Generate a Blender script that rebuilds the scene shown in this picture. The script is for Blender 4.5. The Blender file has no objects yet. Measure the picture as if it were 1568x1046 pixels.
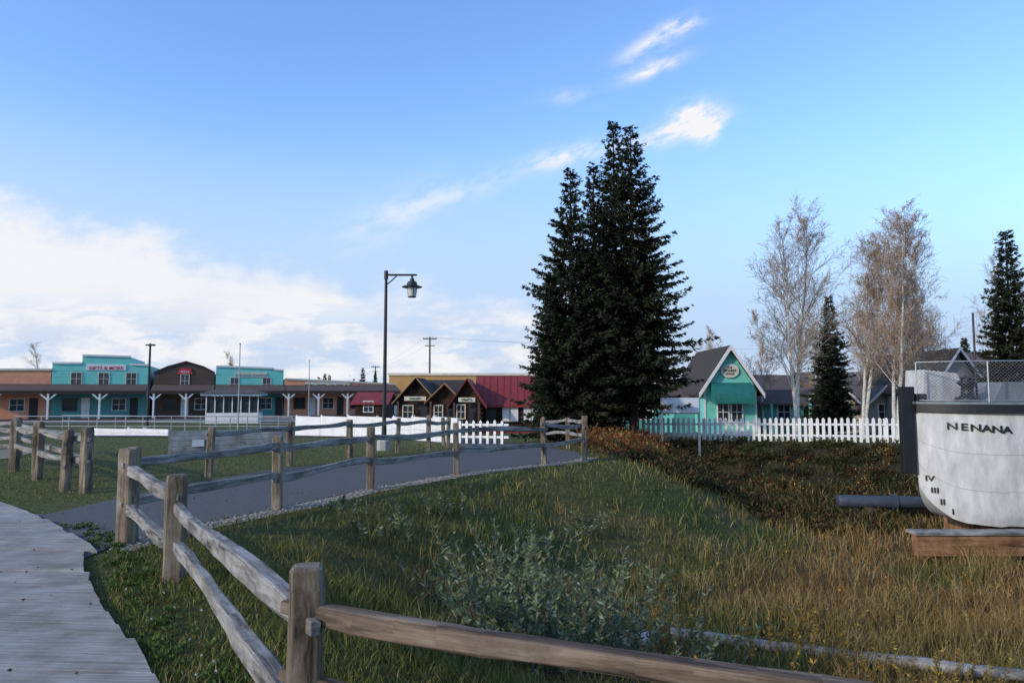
import bpy, math, random, bmesh
import numpy as np
from mathutils import Matrix, Vector
random.seed(7); rng=np.random.default_rng(7)
TH=math.radians(4.2); F=1045.0; EYE=1.6
scene=bpy.context.scene
# ---------- survey helpers (real distances d in metres) ----------
def X(px,d): return (px-784)/F*d
def slope(py):
    v=(523-py)/F
    return (math.sin(TH)+v*math.cos(TH))/(math.cos(TH)-v*math.sin(TH))
def Z(py,d): return EYE+d*slope(py)
_tab=rng.random((64,64))
def vn(x,y,s):
    x=np.asarray(x,float)/s; y=np.asarray(y,float)/s
    xi=np.floor(x).astype(int); yi=np.floor(y).astype(int)
    fx=x-xi; fy=y-yi; fx=fx*fx*(3-2*fx); fy=fy*fy*(3-2*fy)
    g=lambda a,b:_tab[a%64,b%64]
    return (g(xi,yi)*(1-fx)+g(xi+1,yi)*fx)*(1-fy)+(g(xi,yi+1)*(1-fx)+g(xi+1,yi+1)*fx)*fy
def sst(a,b,x):
    t=np.clip((x-a)/(b-a),0,1); return t*t*(3-2*t)
# ---------- materials ----------
MATS={}
def newmat(name):
    m=bpy.data.materials.new(name); m.use_nodes=True
    nt=m.node_tree; return m,nt,nt.nodes,nt.links,nt.nodes['Principled BSDF']
def mat(name,col,rough=.7,var=.25,scale=4,bump=.0,metal=0,coord='Object',stretch=(1,1,1)):
    if name in MATS: return MATS[name]
    m,nt,N,L,P=newmat(name)
    tc=N.new('ShaderNodeTexCoord'); mp=N.new('ShaderNodeMapping'); mp.inputs['Scale'].default_value=stretch
    L.new(tc.outputs[coord],mp.inputs[0])
    n=N.new('ShaderNodeTexNoise'); n.inputs['Scale'].default_value=scale; n.inputs['Detail'].default_value=5; n.inputs['Roughness'].default_value=.65
    L.new(mp.outputs[0],n.inputs['Vector'])
    r=N.new('ShaderNodeValToRGB'); c=Vector(col)
    r.color_ramp.elements[0].position=.3; r.color_ramp.elements[1].position=.7
    r.color_ramp.elements[0].color=(*(c*(1-var)),1); r.color_ramp.elements[1].color=(*[min(1,k*(1+var*.6)) for k in c],1)
    L.new(n.outputs['Fac'],r.inputs[0]); L.new(r.outputs[0],P.inputs['Base Color'])
    P.inputs['Roughness'].default_value=rough; P.inputs['Metallic'].default_value=metal
    if bump:
        b=N.new('ShaderNodeBump'); b.inputs['Strength'].default_value=bump; b.inputs['Distance'].default_value=.02
        L.new(n.outputs['Fac'],b.inputs['Height']); L.new(b.outputs[0],P.inputs['Normal'])
    MATS[name]=m; return m
def woodmat(name,c1,c2,c3,su=1.5,sv=28,bump=.6,blot=.5):
    m,nt,N,L,P=newmat(name)
    tc=N.new('ShaderNodeTexCoord'); mp=N.new('ShaderNodeMapping'); mp.inputs['Scale'].default_value=(su,sv,1)
    L.new(tc.outputs['UV'],mp.inputs[0])
    n=N.new('ShaderNodeTexNoise'); n.inputs['Scale'].default_value=1; n.inputs['Detail'].default_value=7; n.inputs['Roughness'].default_value=.7; n.inputs['Distortion'].default_value=.6
    L.new(mp.outputs[0],n.inputs['Vector'])
    r=N.new('ShaderNodeValToRGB'); e=r.color_ramp.elements
    e[0].position=.34; e[0].color=(*c1,1); e[1].position=.5; e[1].color=(*c2,1); k=e.new(.70); k.color=(*c3,1)
    L.new(n.outputs['Fac'],r.inputs[0])
    n2=N.new('ShaderNodeTexNoise'); n2.inputs['Scale'].default_value=2.6; n2.inputs['Detail'].default_value=6; n2.inputs['Roughness'].default_value=.65
    L.new(tc.outputs['Object'],n2.inputs['Vector'])
    r2=N.new('ShaderNodeValToRGB'); r2.color_ramp.elements[0].color=(blot,blot*.95,blot*.9,1); r2.color_ramp.elements[0].position=.35; r2.color_ramp.elements[1].color=(1.1,1.1,1.1,1); r2.color_ramp.elements[1].position=.62
    L.new(n2.outputs['Fac'],r2.inputs[0])
    mx=N.new('ShaderNodeMix'); mx.data_type='RGBA'; mx.blend_type='MULTIPLY'; mx.inputs[0].default_value=1
    L.new(r.outputs[0],mx.inputs[6]); L.new(r2.outputs[0],mx.inputs[7]); L.new(mx.outputs[2],P.inputs['Base Color'])
    b=N.new('ShaderNodeBump'); b.inputs['Strength'].default_value=bump; b.inputs['Distance'].default_value=.008
    L.new(n.outputs['Fac'],b.inputs['Height']); L.new(b.outputs[0],P.inputs['Normal'])
    P.inputs['Roughness'].default_value=.85; P.inputs['Specular IOR Level'].default_value=.25
    MATS[name]=m; return m
def vcolmat(name,transl=.25,rough=.7,noise=False):
    m,nt,N,L,P=newmat(name)
    a=N.new('ShaderNodeAttribute'); a.attribute_name='Col'
    src=a.outputs['Color']
    if noise:
        tc=N.new('ShaderNodeTexCoord'); n=N.new('ShaderNodeTexNoise'); n.inputs['Scale'].default_value=9; n.inputs['Detail'].default_value=8; n.inputs['Roughness'].default_value=.75
        L.new(tc.outputs['Object'],n.inputs['Vector'])
        r=N.new('ShaderNodeValToRGB'); r.color_ramp.elements[0].color=(.45,.45,.45,1); r.color_ramp.elements[0].position=.33; r.color_ramp.elements[1].color=(1.3,1.3,1.3,1); r.color_ramp.elements[1].position=.7
        L.new(n.outputs['Fac'],r.inputs[0])
        mx=N.new('ShaderNodeMix'); mx.data_type='RGBA'; mx.blend_type='MULTIPLY'; mx.inputs[0].default_value=1
        L.new(src,mx.inputs[6]); L.new(r.outputs[0],mx.inputs[7]); src=mx.outputs[2]
        b=N.new('ShaderNodeBump'); b.inputs['Strength'].default_value=.8; b.inputs['Distance'].default_value=.05
        L.new(n.outputs['Fac'],b.inputs['Height']); L.new(b.outputs[0],P.inputs['Normal'])
    if not noise:
        D=N.new('ShaderNodeBsdfDiffuse'); L.new(src,D.inputs[0]); out=D.outputs[0]
        if transl:
            t=N.new('ShaderNodeBsdfTranslucent'); L.new(src,t.inputs[0])
            ms=N.new('ShaderNodeMixShader'); ms.inputs[0].default_value=transl
            L.new(out,ms.inputs[1]); L.new(t.outputs[0],ms.inputs[2]); out=ms.outputs[0]
        L.new(out,N['Material Output'].inputs[0]); N.remove(P)
    else:
        L.new(src,P.inputs['Base Color']); P.inputs['Roughness'].default_value=rough; P.inputs['Specular IOR Level'].default_value=.2
    MATS[name]=m; return m
wood_post=woodmat('weathered_post',(.04,.031,.022),(.21,.165,.115),(.35,.29,.22),1.5,34)
wood_rail=woodmat('weathered_rail',(.05,.045,.04),(.25,.235,.215),(.41,.39,.36),1.2,40)
wood_rail2=woodmat('weathered_rail_brown',(.035,.025,.018),(.17,.12,.085),(.30,.24,.185),1.2,40)
plank_m=woodmat('boardwalk_plank',(.19,.175,.155),(.31,.29,.26),(.38,.36,.33),1.3,38,.4,.66)
log_m=woodmat('log_wall',(.015,.009,.006),(.045,.025,.015),(.08,.046,.028),1,10)
cradle_m=woodmat('cradle_timber',(.10,.05,.025),(.30,.15,.07),(.38,.24,.14),.8,12)
asph=mat('asphalt',(.084,.082,.080),.9,.3,30,.5)
gravel_m=mat('gravel',(.24,.20,.155),.9,.5,35,.9)
white=mat('white_paint',(.70,.69,.67),.55,.15,2)
cream=mat('cream_paint',(.58,.54,.43),.6,.15,2)
teal=mat('teal_paint',(.17,.56,.48),.6,.12,1.5)
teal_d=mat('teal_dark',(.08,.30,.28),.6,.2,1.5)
orange=mat('salmon_paint',(.68,.30,.17),.65,.15,1.5)
mustard=mat('mustard_paint',(.42,.24,.08),.65,.15,1.5)
brown=mat('brown_wood',(.085,.055,.04),.75,.4,3,stretch=(.3,.3,6))
shingle=mat('dark_shingle',(.045,.036,.030),.95,.4,8,.5)
shingle_b=mat('brown_shingle',(.10,.068,.055),.9,.4,8,.5)
shingle_g=mat('grey_shingle',(.09,.072,.065),.95,.3,6,.5)
redroof=mat('red_metal_roof',(.22,.026,.026),.7,.25,2)
black=mat('black_paint',(.012,.012,.014),.45,.3,5)
metal=mat('galvanised_metal',(.4,.41,.42),.4,.15,5,metal=.7)
dark=mat('dark_interior',(.018,.018,.02),.6,.3,3)
glass=mat('window_glass',(.03,.04,.05),.08,.3,2)
green_c=mat('green_canvas',(.012,.14,.12),.7,.2,3)
red=mat('red_paint',(.5,.03,.03),.5,.1,3)
concrete=mat('concrete',(.38,.37,.35),.85,.2,6,.3)
hullw=mat('hull_white_paint',(.54,.53,.505),.65,.30,3.0,.3,stretch=(1.6,1.6,.5))
pipe_m=mat('pipe_bluegrey',(.05,.065,.09),.6,.3,4)
logpale=woodmat('pale_log',(.14,.13,.12),(.3,.29,.27),(.42,.41,.38),1,10)
barkw=mat('birch_bark',(.60,.56,.49),.8,.55,5,stretch=(1,1,4))
barkt=mat('birch_twig',(.34,.26,.20),.8,.3,5)
stemm=mat('shrub_stem',(.14,.10,.06),.8,.3,5)
barkd=mat('spruce_bark',(.05,.038,.03),.9,.4,6,.5)
needle=vcolmat('needles',0); leafm=vcolmat('leaves',.25); grassm=vcolmat('grass_blades',.12); groundm=vcolmat('ground_soil',0,.95,noise=True)
# ---------- mesh building ----------
def group(name,loc=(0,0,0)):
    e=bpy.data.objects.new(name,None); e.location=loc; e.empty_display_size=.3
    scene.collection.objects.link(e); return e
def adopt(o,p):
    if p is not None:
        o.parent=p; o.matrix_parent_inverse=Matrix.Translation(p.location).inverted()
RND=[(math.cos(a),math.sin(a)) for a in [i*math.pi/4+.39 for i in range(8)]]
C16=[(math.cos(i*math.pi/8),math.sin(i*math.pi/8)) for i in range(16)]
C20=[(math.cos(i*math.pi/12),math.sin(i*math.pi/12)) for i in range(24)]
SQ=[(-1,-.75),(-.75,-1),(.75,-1),(1,-.75),(1,.75),(.75,1),(-.75,1),(-1,.75)]
TRI=[(1,0),(-.5,.87),(-.5,-.87)]
class MB:
    def __init__(s,T=None): s.v=[];s.f=[];s.uv=[];s.T=T or Matrix.Identity(4)
    def _a(s,pts): 
        b=len(s.v); s.v+= [tuple(s.T@Vector(p)) for p in pts]; return b
    def box(s,x0,x1,y0,y1,z0,z1):
        C=[(x0,y0,z0),(x1,y0,z0),(x1,y1,z0),(x0,y1,z0),(x0,y0,z1),(x1,y0,z1),(x1,y1,z1),(x0,y1,z1)]
        b=s._a(C); ax=(x1-x0)>=(z1-z0)
        for q in [(0,3,2,1),(4,5,6,7),(0,1,5,4),(1,2,6,5),(2,3,7,6),(3,0,4,7)]:
            s.f.append([b+i for i in q])
            for i in q:
                p=C[i]; s.uv.append((p[0]+p[1]*.13,p[2]+p[1]) if ax else (p[2],p[0]+p[1]))
        return s
    def prism(s,prof,a0,a1,axis='y'):
        def mk(h,z,a): return (h,a,z) if axis=='y' else ((a,h,z) if axis=='x' else (h,z,a))
        n=len(prof); b=s._a([mk(h,z,a0) for h,z in prof]+[mk(h,z,a1) for h,z in prof])
        s.f.append([b+i for i in range(n)]); s.uv+=list(prof)
        s.f.append([b+n+i for i in reversed(range(n))]); s.uv+=list(reversed(prof))
        for i in range(n):
            j=(i+1)%n; s.f.append([b+j,b+i,b+n+i,b+n+j]); s.uv+=[(a0,prof[j][0]),(a0,prof[i][0]),(a1,prof[i][0]),(a1,prof[j][0])]
        return s
    def sweep(s,pts,prof,rad,up=(0,0,1),jit=0,off=0):
        pts=[Vector(p) for p in pts]; n=len(prof); L=0; base=None
        if isinstance(rad,(int,float)): rad=[(rad,rad)]*len(pts)
        rad=[(r,r) if isinstance(r,(int,float)) else r for r in rad]
        upv=Vector(up)
        for i,p in enumerate(pts):
            t=(pts[min(i+1,len(pts)-1)]-pts[max(i-1,0)])
            if t.length<1e-9: t=Vector((0,0,1))
            t.normalize()
            u=upv if abs(t.dot(upv))<.97 else Vector((0,1,0))
            a=t.cross(u).normalized(); c=a.cross(t)
            if i: L+=(p-pts[i-1]).length
            ring=[]
            for (h,k) in prof:
                jj=1+random.uniform(-jit,jit)
                ring.append(p+a*h*rad[i][0]*jj+c*k*rad[i][1]*jj)
            b=s._a(ring)
            if base is not None:
                for q in range(n):
                    w=(q+1)%n; s.f.append([pb+q,pb+w,b+w,b+q])
                    V0=q*rad[i][0]*6.3/n; V1=(q+1)*rad[i][0]*6.3/n
                    s.uv+=[(Lp+off,V0+off),(Lp+off,V1+off),(L+off,V1+off),(L+off,V0+off)]
            else:
                s.f.append([b+q for q in reversed(range(n))]); s.uv+=[(prof[q][0]*.3,prof[q][1]*.02) for q in range(n)]
            base=b;pb=b;Lp=L
        s.f.append([pb+q for q in range(n)]); s.uv+=[(prof[q][0]*.05+off,prof[q][1]*.05) for q in range(n)]
        return s
    def obj(s,name,m,parent=None,smooth=False,bevel=0):
        me=bpy.data.meshes.new(name); me.from_pydata(s.v,[],s.f)
        ul=me.uv_layers.new(name='UV')
        if len(s.uv)==len(me.loops): ul.data.foreach_set('uv',np.array(s.uv,dtype=np.float32).ravel())
        me.materials.append(m)
        if smooth: me.polygons.foreach_set('use_smooth',[True]*len(me.polygons))
        o=bpy.data.objects.new(name,me); scene.collection.objects.link(o); adopt(o,parent)
        if bevel:
            bm=o.modifiers.new('b','BEVEL'); bm.width=bevel; bm.segments=2; bm.limit_method='ANGLE'
        return o
def fastmesh(name,V,Fc,m,col=None,parent=None,smooth=False):
    me=bpy.data.meshes.new(name); k=Fc.shape[1]
    me.vertices.add(len(V)); me.vertices.foreach_set('co',V.astype(np.float32).ravel())
    me.loops.add(Fc.size); me.loops.foreach_set('vertex_index',Fc.astype(np.int32).ravel())
    me.polygons.add(len(Fc)); me.polygons.foreach_set('loop_start',np.arange(0,Fc.size,k,dtype=np.int32))
    if smooth: me.polygons.foreach_set('use_smooth',np.ones(len(Fc),bool))
    me.update(calc_edges=True)
    if col is not None:
        a=me.color_attributes.new('Col','FLOAT_COLOR','POINT')
        c=np.ones((len(V),4),np.float32); c[:,:3]=col; a.data.foreach_set('color',c.ravel())
    me.materials.append(m)
    o=bpy.data.objects.new(name,me); scene.collection.objects.link(o); adopt(o,parent); return o
def leaves(name,C,D,Ln,W,col,m,parent=None):
    n=len(C); D=D/np.linalg.norm(D,axis=1,keepdims=True)
    R=rng.normal(size=(n,3)); S=np.cross(D,R); S/=np.linalg.norm(S,axis=1,keepdims=True)+1e-9
    Ln=np.broadcast_to(Ln,(n,))[:,None]; W=np.broadcast_to(W,(n,))[:,None]
    V=np.stack([C,C+D*Ln*.45+S*W*.5,C+D*Ln,C+D*Ln*.45-S*W*.5],1).reshape(-1,3)
    Fc=np.arange(n*4).reshape(n,4)
    return fastmesh(name,V,Fc,m,np.repeat(col,4,axis=0),parent)
# ---------- terrain ----------
CREST=np.array([(3.2,0.2),(1.0,1.7),(-.4,2.6),(-2.55,6.0),(-3.45,7.7),(-2.85,9.3),(-2.0,11.1),(-.75,13.2),(1.0,14.9),(2.2,15.9),(2.7,18),(3.6,23),(5.5,29),(9,27),(14.5,24.3),(32,21),(34,0.2)])
def sdist(x,y):
    x=np.asarray(x,float);y=np.asarray(y,float); d=np.full(x.shape,1e9); ins=np.zeros(x.shape,bool)
    for i in range(len(CREST)):
        a=CREST[i];b=CREST[(i+1)%len(CREST)]; e=b-a
        t=np.clip(((x-a[0])*e[0]+(y-a[1])*e[1])/(e@e),0,1)
        d=np.minimum(d,np.hypot(x-a[0]-t*e[0],y-a[1]-t*e[1]))
        c=((a[1]>y)!=(b[1]>y))&(x<(b[0]-a[0])*(y-a[1])/((b[1]-a[1])+1e-12)+a[0])
        ins^=c
    return np.where(ins,d,-d)
def terr(x,y):
    x=np.asarray(x,float);y=np.asarray(y,float)
    base=-np.clip((y-18)*.04,0,1.1)
    sd=sdist(x,y)
    dep=1.75*sst(-.1,4.7,sd)
    z=base*(1-dep/1.75)-dep
    w=sst(.2,1.5,sd)
    return z+w*((vn(x,y,1.3)-.5)*.20+(vn(x+9,y,.45)-.5)*.08)
def tz(x,y): return float(terr(np.array([x]),np.array([y]))[0])
def palette(x,y):
    sd=sdist(x,y); n=vn(x,y,1.1)*.6+vn(x+5,y+3,.4)*.4; n2=vn(x+31,y+17,2.6)
    g=np.array([.120,.135,.036]); yl=np.array([.24,.175,.065]); ru=np.array([.25,.145,.055]); db=np.array([.062,.056,.027]); lw=np.array([.135,.165,.045])
    x=np.asarray(x,float)
    c=np.zeros(x.shape+(3,))+g
    def mix(c,k,f): return c*(1-f[...,None])+k*f[...,None]
    c=mix(c,lw,sst(0,3,-sd)*.8)
    c=mix(c,yl,sst(.38,.72,n)*.62*sst(0,2,sd)+.12)
    c=mix(c,ru,sst(3.0,4.8,sd)*sst(1.5,4.5,x+(n2-.5)*3)*(.5+.45*n2))
    c=mix(c,np.array([.075,.115,.028]),sst(.52,.75,vn(x+3,y+40,1.5))*sst(0,2,sd)*.65)
    c=mix(c,db,sst(16.2,18,y)*sst(-.6,.3,sd)*.95)
    return c
xs=np.concatenate([-np.geomspace(5000,16,34),np.arange(-15,22,.2),np.geomspace(22,5000,34)])
ys=np.concatenate([-np.geomspace(2000,2,14),np.arange(-1,32,.2),np.geomspace(32,6000,44)])
GX,GY=np.meshgrid(xs,ys); GZ=terr(GX,GY); nx,ny=len(xs),len(ys)
V=np.stack([GX,GY,GZ],-1).reshape(-1,3); idx=np.arange(nx*ny).reshape(ny,nx)
Fc=np.stack([idx[:-1,:-1],idx[:-1,1:],idx[1:,1:],idx[1:,:-1]],-1).reshape(-1,4)
fastmesh('ground',V,Fc,groundm,palette(GX,GY).reshape(-1,3)*.65,smooth=True)
# ---------- strips ----------
def resample(P,n):
    P=np.array(P,float); s=np.r_[0,np.cumsum(np.hypot(*np.diff(P,axis=0).T))]
    t=np.linspace(0,s[-1],n); return np.stack([np.interp(t,s,P[:,0]),np.interp(t,s,P[:,1])],1)
def strip(name,A,B,m,lift,n=60,k=6):
    A=resample(A,n);B=resample(B,n); V=[]
    for i in range(n):
        for j in range(k+1):
            p=A[i]*(1-j/k)+B[i]*j/k; V.append((p[0],p[1],tz(*p)+lift))
    V=np.array(V); Fc=[]
    for i in range(n-1):
        for j in range(k):
            a=i*(k+1)+j; Fc.append((a,a+1,a+k+2,a+k+1))
    return fastmesh(name,V,np.array(Fc),m)
near=[(-4.1,6.7),(-4.15,7.2),(-3.72,8.57),(-3.2,9.5),(-2.35,11.45),(-1.08,13.5),(.6,15.2),(1.35,15.9),(1.75,16.8),(1.7,18.5),(1.2,21),(.3,24.5),(-1,29),(-4,36)]
far=[(-7.5,9.4),(-6.06,9.0),(-5.95,9.95),(-5.7,11.6),(-4.9,14.2),(-3.2,16.2),(-1.9,18.2),(-1.5,19.5),(-1.4,21),(-2,24),(-4,28),(-8,34)]
strip('asphalt_path',near,far,asph,.012)
strip('gravel_shoulder',[(p[0]-.03,p[1]+.03) for p in near[1:9]],[(p[0]+.3,p[1]-.26) for p in near[1:9]],gravel_m,.006,60,3)
pp=resample(near[1:9],1500); pp=pp+np.stack([rng.uniform(-.02,.36,1500),-rng.uniform(-.02,.3,1500)],1)
V=[];Fc=[]
for i,(x,y) in enumerate(pp):
    r=random.uniform(.008,.022); z=tz(x,y)+.012; b=len(V)
    V+=[(x+r,y,z),(x,y+r,z),(x-r*.9,y,z),(x,y-r,z),(x,y,z+r*.8),(x,y,z-r)]
    Fc+=[(b,b+1,b+4),(b+1,b+2,b+4),(b+2,b+3,b+4),(b+3,b,b+4)]
fastmesh('gravel_pebbles',np.array(V),np.array(Fc),mat('pebble',(.36,.32,.27),.9,.5,20))
strip('street_pavement',[(-90,50),(-30,60),(-10,60),(20,62)],[(-95,66),(-30,76),(-10,80),(20,80)],mat('far_pavement',(.17,.165,.16),.9,.2,3),.03,40,4)
strip('gravel_path',[(-14,12.2),(-12,16.5),(-13,19.5),(-17,22.5),(-26,27)],[(-17,13),(-14,17.6),(-15,21),(-19,25),(-28,31)],gravel_m,.012,40,4)
strip('footpath',[(-30,33),(-18,34),(-8,34)],[(-31,36),(-18,37),(-7.5,37)],asph,.03,40,3)
# boardwalk
ey=[1,2,3.75,4.64,5.6,6.19,7.0,7.9,8.8,10.1,12]; ex=[.2,-.6,-1.86,-2.53,-3.35,-3.72,-4.2,-5.1,-5.97,-7.6,-10]
bw=group('boardwalk',(-5,5,0)); mb=MB(); y=1.2; ki=0; stp=0
while y<10.6:
    w=.27
    if ki%3==0: stp=random.uniform(-.10,.05)
    ki+=1; ang=.07
    zt=.045+random.uniform(-.006,.006)
    e0=float(np.interp(y,ey,ex))+stp+random.uniform(-.02,.02); e1=float(np.interp(y+w,ey,ex))+stp
    cuts=[None,-random.uniform(2.4,4)]; cuts.append(cuts[1]-3.6); cuts.append(-12)
    for i in range(3):
        g_=.008
        if i==0: R0,R1=e0,e1
        else: R0=R1=e0+cuts[i]-g_
        Lx=e0+cuts[i+1]+g_
        yy=lambda x:-(x-e0)*ang
        pr=[(Lx,y+g_+yy(Lx)),(R0,y+g_+yy(R0)),(R1,y+w-g_+yy(R1)),(Lx,y+w-g_+yy(Lx))]
        b=len(mb.uv); mb.prism(pr,zt-.045,zt,'z'); oo=random.random()*50
        mb.uv[b:]=[(u+oo,v+oo+u*ang) for u,v in mb.uv[b:]]
    y+=w
mb.obj('planks',plank_m,bw,bevel=.003)
# ---------- split rail fences ----------
def post(mb,x,y,h,w=.075,lean=(0,0)):
    z=tz(x,y); o=random.random()*40
    pts=[(x,y,z-.3)]+[(x+lean[0]*t+random.uniform(-.004,.004),y+lean[1]*t,z+h*t) for t in (.0,.25,.5,.75,.93)]+[(x+lean[0],y+lean[1],z+h-.008),(x+lean[0],y+lean[1],z+h)]
    a=random.uniform(-.3,.3); pr=[(h_*math.cos(a)-k*math.sin(a),h_*math.sin(a)+k*math.cos(a)) for h_,k in SQ]
    mb.sweep(pts,pr,[w*1.05,w*1.03,w,w*1.02,w*.98,w,w*.93,w*.72],jit=.04,off=o)
def rail(mb,p0,p1,w=.045,h=.055,sag=.0):
    p0=Vector(p0);p1=Vector(p1); n=18; o=random.random()*40; pts=[];rad=[]
    d=(p1-p0).normalized(); p0=p0-d*.1; p1=p1+d*.1; ph=random.random()*6
    for i in range(n+1):
        t=i/n; p=p0.lerp(p1,t); p=p+Vector((random.uniform(-.004,.004),random.uniform(-.004,.004),-sag*4*t*(1-t)+.014*math.sin(ph+t*7)))
        e=min(1,.55+min(t,1-t)*5); k=1+.12*math.sin(ph*2+t*9)
        pts.append(p); rad.append((w*e*k,h*e*k))
    mb.sweep(pts,SQ,rad,jit=.07,off=o)
def splitfence(name,P,h=.95,rails=(.80,.40),w=.07,rm=wood_rail,rw=(.038,.046)):
    g=group(name,(P[0][0],P[0][1],0)); mb=MB()
    for i,p in enumerate(P):
        post(mb,p[0],p[1],h*random.uniform(.96,1.05),w*random.uniform(.9,1.1),(random.uniform(-.04,.04),random.uniform(-.02,.02)))
    mb.obj('posts',wood_post,g,bevel=.004)
    mb=MB()
    for a,b in zip(P[:-1],P[1:]):
        for r in rails:
            j=random.uniform(-.04,.04)
            rail(mb,(a[0],a[1],tz(*a)+r+j),(b[0],b[1],tz(*b)+r-j+random.uniform(-.03,.03)),rw[0],rw[1],random.uniform(-.01,.04))
    mb.obj('rails',rm,g,bevel=.003)
    return g
def gp(px,py): 
    d=-EYE/slope(py); return (X(px,d),d)
fg=group('split_rail_fence',(-.68,2.3,0)); mb=MB()
FP=[(-.675,2.32),(-2.88,5.95),(-4.07,7.35)]
for (x,y),h,w in zip(FP,(1.025,.89,1.0),(.056,.08,.085)): post(mb,x,y,h-tz(x,y),w,(random.uniform(-.01,.01),0))
post(mb,1.62,1.32,1.0-tz(1.62,1.32),.065)
mb.obj('posts',wood_post,fg,bevel=.004)
mb=MB()
rail(mb,(FP[0][0],FP[0][1],.85),(FP[1][0],FP[1][1],.62),.036,.048,.02)
rail(mb,(FP[0][0],FP[0][1],.52),(FP[1][0],FP[1][1],.30),.036,.048,-.01)
rail(mb,(FP[1][0],FP[1][1],.70),(FP[2][0],FP[2][1],.76),.045,.055)
rail(mb,(FP[1][0],FP[1][1],.27),(FP[2][0],FP[2][1],.36),.045,.055)
mb.obj('rails',wood_rail,fg,bevel=.004)
mb=MB()
rail(mb,(FP[0][0],FP[0][1],.885),(1.62,1.32,.85),.03,.034,.0)
rail(mb,(FP[0][0],FP[0][1],.64),(1.62,1.32,.40),.03,.034,.0)
mb.obj('front_rails',wood_rail2,fg,bevel=.004)
nf=[FP[2],gp(430,780),gp(570,750),gp(700,727),gp(833,712),gp(893,705)]
splitfence('split_rail_fence',nf,1.0,(.84,.46),.062)
splitfence('split_rail_fence',[(1.66,15.9),(1.9,18.2),(1.7,20.8),(1.1,23.4)],.95,(.82,.45),.06)
ff=[gp(325,730),gp(447,714),gp(537,701),gp(610,693),gp(657,688),(-1.95,20.9),(-2.3,23.2)]
splitfence('split_rail_fence',ff,.95,(.80,.45),.06)
splitfence('split_rail_fence',[gp(140,755),gp(65,735),gp(30,722),gp(-30,712)],1.05,(.86,.5),.07)
splitfence('split_rail_fence',[gp(108,752),gp(140,738),gp(36,700),gp(-40,690)],.95,(.8,.45),.065)
# ---------- vegetation scatter ----------
def near_line(x,y,A):
    d=np.full(x.shape,1e9); A=np.array(A)
    for a,b in zip(A[:-1],A[1:]):
        e=b-a; t=np.clip(((x-a[0])*e[0]+(y-a[1])*e[1])/(e@e),0,1); d=np.minimum(d,np.hypot(x-a[0]-t*e[0],y-a[1]-t*e[1]))
    return d
def inpoly(x,y,P):
    ins=np.zeros(x.shape,bool)
    for i in range(len(P)):
        a=P[i];b=P[(i+1)%len(P)]
        ins^=((a[1]>y)!=(b[1]>y))&(x<(b[0]-a[0])*(y-a[1])/((b[1]-a[1])+1e-12)+a[0])
    return ins
pathpoly=near+far[::-1]
def grassmask(x,y):
    bw_=(x<np.interp(y,ey,ex)-.02+(vn(x,y,.25)-.5)*.16)&(y<10.3)
    gr=near_line(x,y,[(p[0]+.14,p[1]-.12) for p in near[1:9]])<.13+.12*(vn(x+7,y,.3)-.5)
    gpth=inpoly(x,y,[(-14,12.2),(-12,16.5),(-13,19.5),(-17,22.5),(-26,27),(-28,31),(-19,25),(-15,21),(-14,17.6),(-17,13)])
    return ~(bw_|gr|inpoly(x,y,pathpoly)|gpth)
def blades(name,m,dmin,dmax):
    inv=rng.uniform(1/dmax,1/dmin,m//2); y1=1/inv; y2=np.exp(rng.uniform(math.log(dmin),math.log(dmax),m-m//2))
    y=np.r_[y1,y2]; u=rng.uniform(-.95,.95,m); x=u*y+rng.uniform(-.6,.6,m)
    k=grassmask(x,y); x=x[k];y=y[k]
    cl=vn(x+3,y+8,.5); k=rng.random(len(x))<(.35+.9*cl); x=x[k];y=y[k]
    z=terr(x,y); sd=sdist(x,y); n=len(x)
    h=.07+.06*sst(-.2,1.2,sd)+.15*sst(2.6,4.6,sd)*sst(0,4,x)
    tuft=sst(.55,.85,vn(x+50,y+20,.38)); h=h*rng.uniform(.45,1.5,n)*(.5+.7*vn(x,y,.7)+1.1*tuft*sst(0,1.5,sd))
    h=np.where(sd<-.8,h*.5,h); h=np.minimum(h,.45)
    w=.0033+.0008*y*rng.uniform(.7,1.3,n)
    a=rng.uniform(0,2*math.pi,n); dx=np.cos(a);dy=np.sin(a)
    le=h*rng.uniform(.1,.9,n); b=rng.uniform(0,2*math.pi,n); lx=np.cos(b)*le; ly=np.sin(b)*le
    P=np.stack([x,y,z-.01],1); S=np.stack([dx*w,dy*w,0*w],1)*.5
    M=P+np.stack([lx*.35,ly*.35,h*.6],1); Tt=P+np.stack([lx,ly,h],1)
    V=np.stack([P-S,P+S,M+S*.75,M-S*.75,Tt],1).reshape(-1,3)
    i=np.arange(n)[:,None]*5
    Fc=np.concatenate([i+np.array([[0,1,2]]),i+np.array([[0,2,3]]),i+np.array([[3,2,4]])])
    c=palette(x,y)*rng.uniform(.5,1.5,(n,1)); dry=rng.random(n)<(.10+.14*sst(1,4,sd)); c[dry]=np.array([.34,.26,.13])*rng.uniform(.6,1.2,(dry.sum(),1))
    fastmesh(name,V,Fc,grassm,np.repeat(c,5,axis=0))
blades('grass',350000,1.6,34)
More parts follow.
